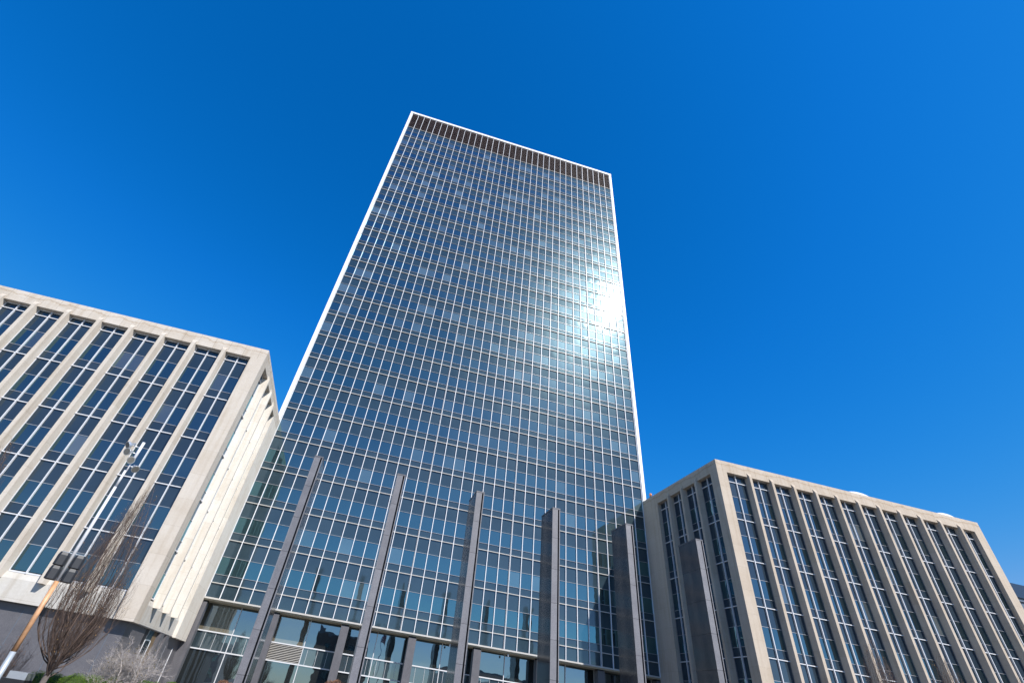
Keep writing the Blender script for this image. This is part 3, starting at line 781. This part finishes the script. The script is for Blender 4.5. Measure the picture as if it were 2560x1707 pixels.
# clipped boxwoods: a dark core and a shell of small leaves
def boxwood(label, c, r, seed, name='boxwood_bush', leaf='box', core='boxcore', cat='bush', group='clipped green boxwoods', n=9000, ls=.022, stalk=False):
    rg = random.Random(seed)
    t = thing(name, label, cat, group, (c[0], c[1], 0))
    ph = [rg.uniform(0, 6.28) for _ in range(6)]
    def lump(d): return 1 + .07 * math.sin(4 * d.x + ph[0]) * math.sin(3.6 * d.y + ph[1]) + .05 * math.sin(7 * d.z + ph[2] + 3 * d.x) + .04 * math.sin(11 * d.x + ph[3]) * math.sin(9 * d.z + ph[4])
    mb = MB(); mb.blob((0, 0, c[2]), [k * .9 for k in r], lump, 26, 14); mb.build('branches', M[core], t)
    mb = MB()
    for _ in range(n):
        z = rg.uniform(-.6, 1); a = rg.uniform(0, 2 * PI); q = math.sqrt(max(0, 1 - z * z)); d = Vector((q * math.cos(a), q * math.sin(a), z))
        k = lump(d) * rg.uniform(.86, 1.05); p = Vector((r[0] * d.x * k, r[1] * d.y * k, c[2] + r[2] * d.z * k))
        e = Vector((rg.gauss(0, 1), rg.gauss(0, 1), rg.gauss(0, 1))).normalized(); g = (d + Vector((rg.gauss(0, .7), rg.gauss(0, .7), rg.gauss(.3, .7)))).normalized()
        s = ls * rg.uniform(.6, 1.4); e = e * s * .5; g = g * s
        mb.quad([p - e, p + e * .2 - g * .1, p + e + g * .6, p + g])
    mb.build('foliage', M[leaf], t)
def at(px_az, D): a = math.radians(px_az); return (-11.176 + D * math.sin(a), -57.68 + D * math.cos(a))
bl = [(-22.0, 27.2, .62, 1.06, 'green boxwood ball behind the trunk of the bare tree, leftmost of the row'),
      (-21.0, 27.6, .60, 1.10, 'green boxwood ball just right of the bare tree trunk'),
      (-19.75, 27.2, .48, 1.12, 'small green boxwood ball between the tree trunk and the pale shrub'),
      (-18.55, 27.4, .60, 1.16, 'green boxwood ball under the left stems of the pale shrub'),
      (-16.95, 27.6, .42, 1.18, 'green boxwood ball under the right stems of the pale shrub'),
      (-15.5, 27.4, .38, 1.06, 'low green boxwood ball right of the pale shrub'),
      (-14.75, 27.8, .52, 1.22, 'green boxwood ball before the brown grille of the left wing base'),
      (-13.85, 27.6, .42, 1.20, 'green boxwood ball at the right end of the row, yellowish'),
      (-12.6, 28.0, .34, 1.30, 'small green boxwood tip under the lobby corner beside the left wing')]
for i, (az, D, r, zt, lab) in enumerate(bl):
    x, y = at(az, D); boxwood(lab, (x, y, zt - r * .95), (r, r, r * .95), 20 + i, n=5200)
for (az, D, r, zt, lab) in ((1.1, 27.2, .62, 2.22, 'rounded dry brown bush at the bottom edge, below the second lobby column'),
                             (-8.4, 27.4, .50, 1.60, 'small dry brown bush at the bottom edge, left of the first granite pylon')):
    x, y = at(az, D); boxwood(lab, (x, y, zt - r), (r, r, r * 1.0), int(90 + az), 'dry_bush', 'drybush', 'bark', 'bush', 'dry brown bushes', 5000, .035)

# brown twiggy bush behind the pole foot
def twig_bush():
    rg = random.Random(5); x, y = at(-24.3, 28.0)
    t = thing('twig_bush', 'small leafless brown bush behind the foot of the light pole', 'bush', None, (x, y, 0))
    tw = MB(); bd = MB()
    for i in range(70):
        a = rg.uniform(0, 6.28); r = rg.uniform(.1, .75); z = rg.uniform(1.1, 1.85) - r * .35
        pts = bez(Vector((0, 0, .1)), Vector((math.cos(a) * r * .6, math.sin(a) * r * .6, z * .45)), Vector((math.cos(a) * r, math.sin(a) * r, z)), 5)
        tw.tube(pts, [.011, .009, .008, .006, .005, .003], 3, cap=False)
        for _ in range(7):
            p = pts[rg.randint(2, 5)]; d = Vector((rg.gauss(0, .5), rg.gauss(0, .5), 1)).normalized(); q = p + d * rg.uniform(.1, .3)
            tw.tube([p, (p + q) / 2 + Vector((rg.gauss(0, .02), 0, 0)), q], [.004, .003, .002], 3, cap=False)
            if rg.random() < .35:
                s = .035; e = Vector((rg.gauss(0, 1), rg.gauss(0, 1), 0)).normalized() * s * .5; bd.quad([q, q + e, q + e + d * s, q + d * s])
    tw.build('twigs', M['twig'], t); bd.build('leaves', M['drybush'], t)
twig_bush()

# utility cabinet by the pole
x, y = at(-23.45, 26.6)
t = thing('utility_cabinet', 'low metal cabinet with a shiny top and dark ribbed sides behind the light pole foot', 'cabinet', None, (x, y, 0))
mb = MB(); mb.box(-.75, .42, -.3, .3, 0, .78)
for k in range(22): mb.box(-.74 + k * .053, -.715 + k * .053, -.325, -.3, .02, .77)
mb.build('body', M['black'], t)
mb = MB(); mb.box(-.18, .42, -.31, .31, .785, .99); mb.build('lid', M['silver'], t)

# ------------------------------------------------------------------ camera, light, sky
cam = bpy.data.cameras.new('camera'); co = bpy.data.objects.new('camera', cam); COL.objects.link(co)
CR = [[0.959985, -0.252877, 0.120344], [-0.252169, -0.593596, 0.764235], [0.121821, 0.764, 0.633611]]
co.matrix_world = Matrix(((CR[0][0], CR[1][0], -CR[2][0], -11.1761), (CR[0][1], CR[1][1], -CR[2][1], -57.6803), (CR[0][2], CR[1][2], -CR[2][2], 1.7000), (0, 0, 0, 1)))
cam.sensor_fit = 'HORIZONTAL'; cam.sensor_width = 36.0; cam.lens = 16.52334
cam.shift_x = 0.03471; cam.shift_y = -0.01366; cam.clip_start = 0.2; cam.clip_end = 8000
SC.camera = co

sl = bpy.data.lights.new('sun', 'SUN'); so = bpy.data.objects.new('sun', sl); COL.objects.link(so)
sl.energy = 5.0; sl.angle = math.radians(0.53); sl.color = (1.0, 0.95, 0.88)
so.rotation_euler = SUN.to_track_quat('Z', 'Y').to_euler(); so.location = (40, -70, 90)

w = bpy.data.worlds.new('World'); SC.world = w; w.use_nodes = True
nt = w.node_tree; bg = nt.nodes['Background']
sk = nt.nodes.new('ShaderNodeTexSky'); sk.sky_type = 'NISHITA'; sk.sun_disc = False
sk.sun_elevation = math.asin(SUN.z); sk.sun_rotation = math.atan2(SUN.x, SUN.y)
sk.altitude = 200; sk.air_density = 1.0; sk.dust_density = 0.1; sk.ozone_density = 3.0
def MN(op, x, y=None, clamp=False):
    n = nt.nodes.new('ShaderNodeMath'); n.operation = op; n.use_clamp = clamp
    for i, t in enumerate((x, y)):
        if t is None: continue
        if isinstance(t, (int, float)): n.inputs[i].default_value = t
        else: nt.links.new(t, n.inputs[i])
    return n.outputs[0]
sp = nt.nodes.new('ShaderNodeSeparateColor'); nt.links.new(sk.outputs[0], sp.inputs[0])
r_, g_, b_ = sp.outputs[0], sp.outputs[1], sp.outputs[2]
# deep polarised blue: the red and green of the clear sky are held back, the bright horizon and the sky round the sun stay pale
rr = MN('MULTIPLY', r_, MN('MINIMUM', MN('POWER', MN('DIVIDE', r_, 2.65), 3.2), 0.6))
gg = MN('MULTIPLY', g_, MN('MINIMUM', MN('MAXIMUM', MN('ADD', MN('MULTIPLY', MN('SUBTRACT', g_, 3.0), 0.12), 0.57), 0.60), 0.68))
bb = MN('MULTIPLY', b_, MN('MINIMUM', MN('MAXIMUM', MN('SUBTRACT', 1.62, MN('MULTIPLY', b_, 0.165)), 0.78), 1.15))
cc = nt.nodes.new('ShaderNodeCombineColor')
for i, o_ in enumerate((rr, gg, bb)): nt.links.new(o_, cc.inputs[i])
nt.links.new(cc.outputs[0], bg.inputs['Color'])
bg.inputs['Strength'].default_value = 0.15

SC.view_settings.view_transform = 'Standard'; SC.view_settings.look = 'None'
SC.view_settings.exposure = 0.40; SC.view_settings.gamma = 1.0
SC.render.engine = 'CYCLES'
SC.cycles.use_denoising = True
SC.cycles.max_bounces = 8; SC.cycles.glossy_bounces = 5; SC.cycles.diffuse_bounces = 3
SC.cycles.sample_clamp_indirect = 6.0; SC.cycles.blur_glossy = 0.5
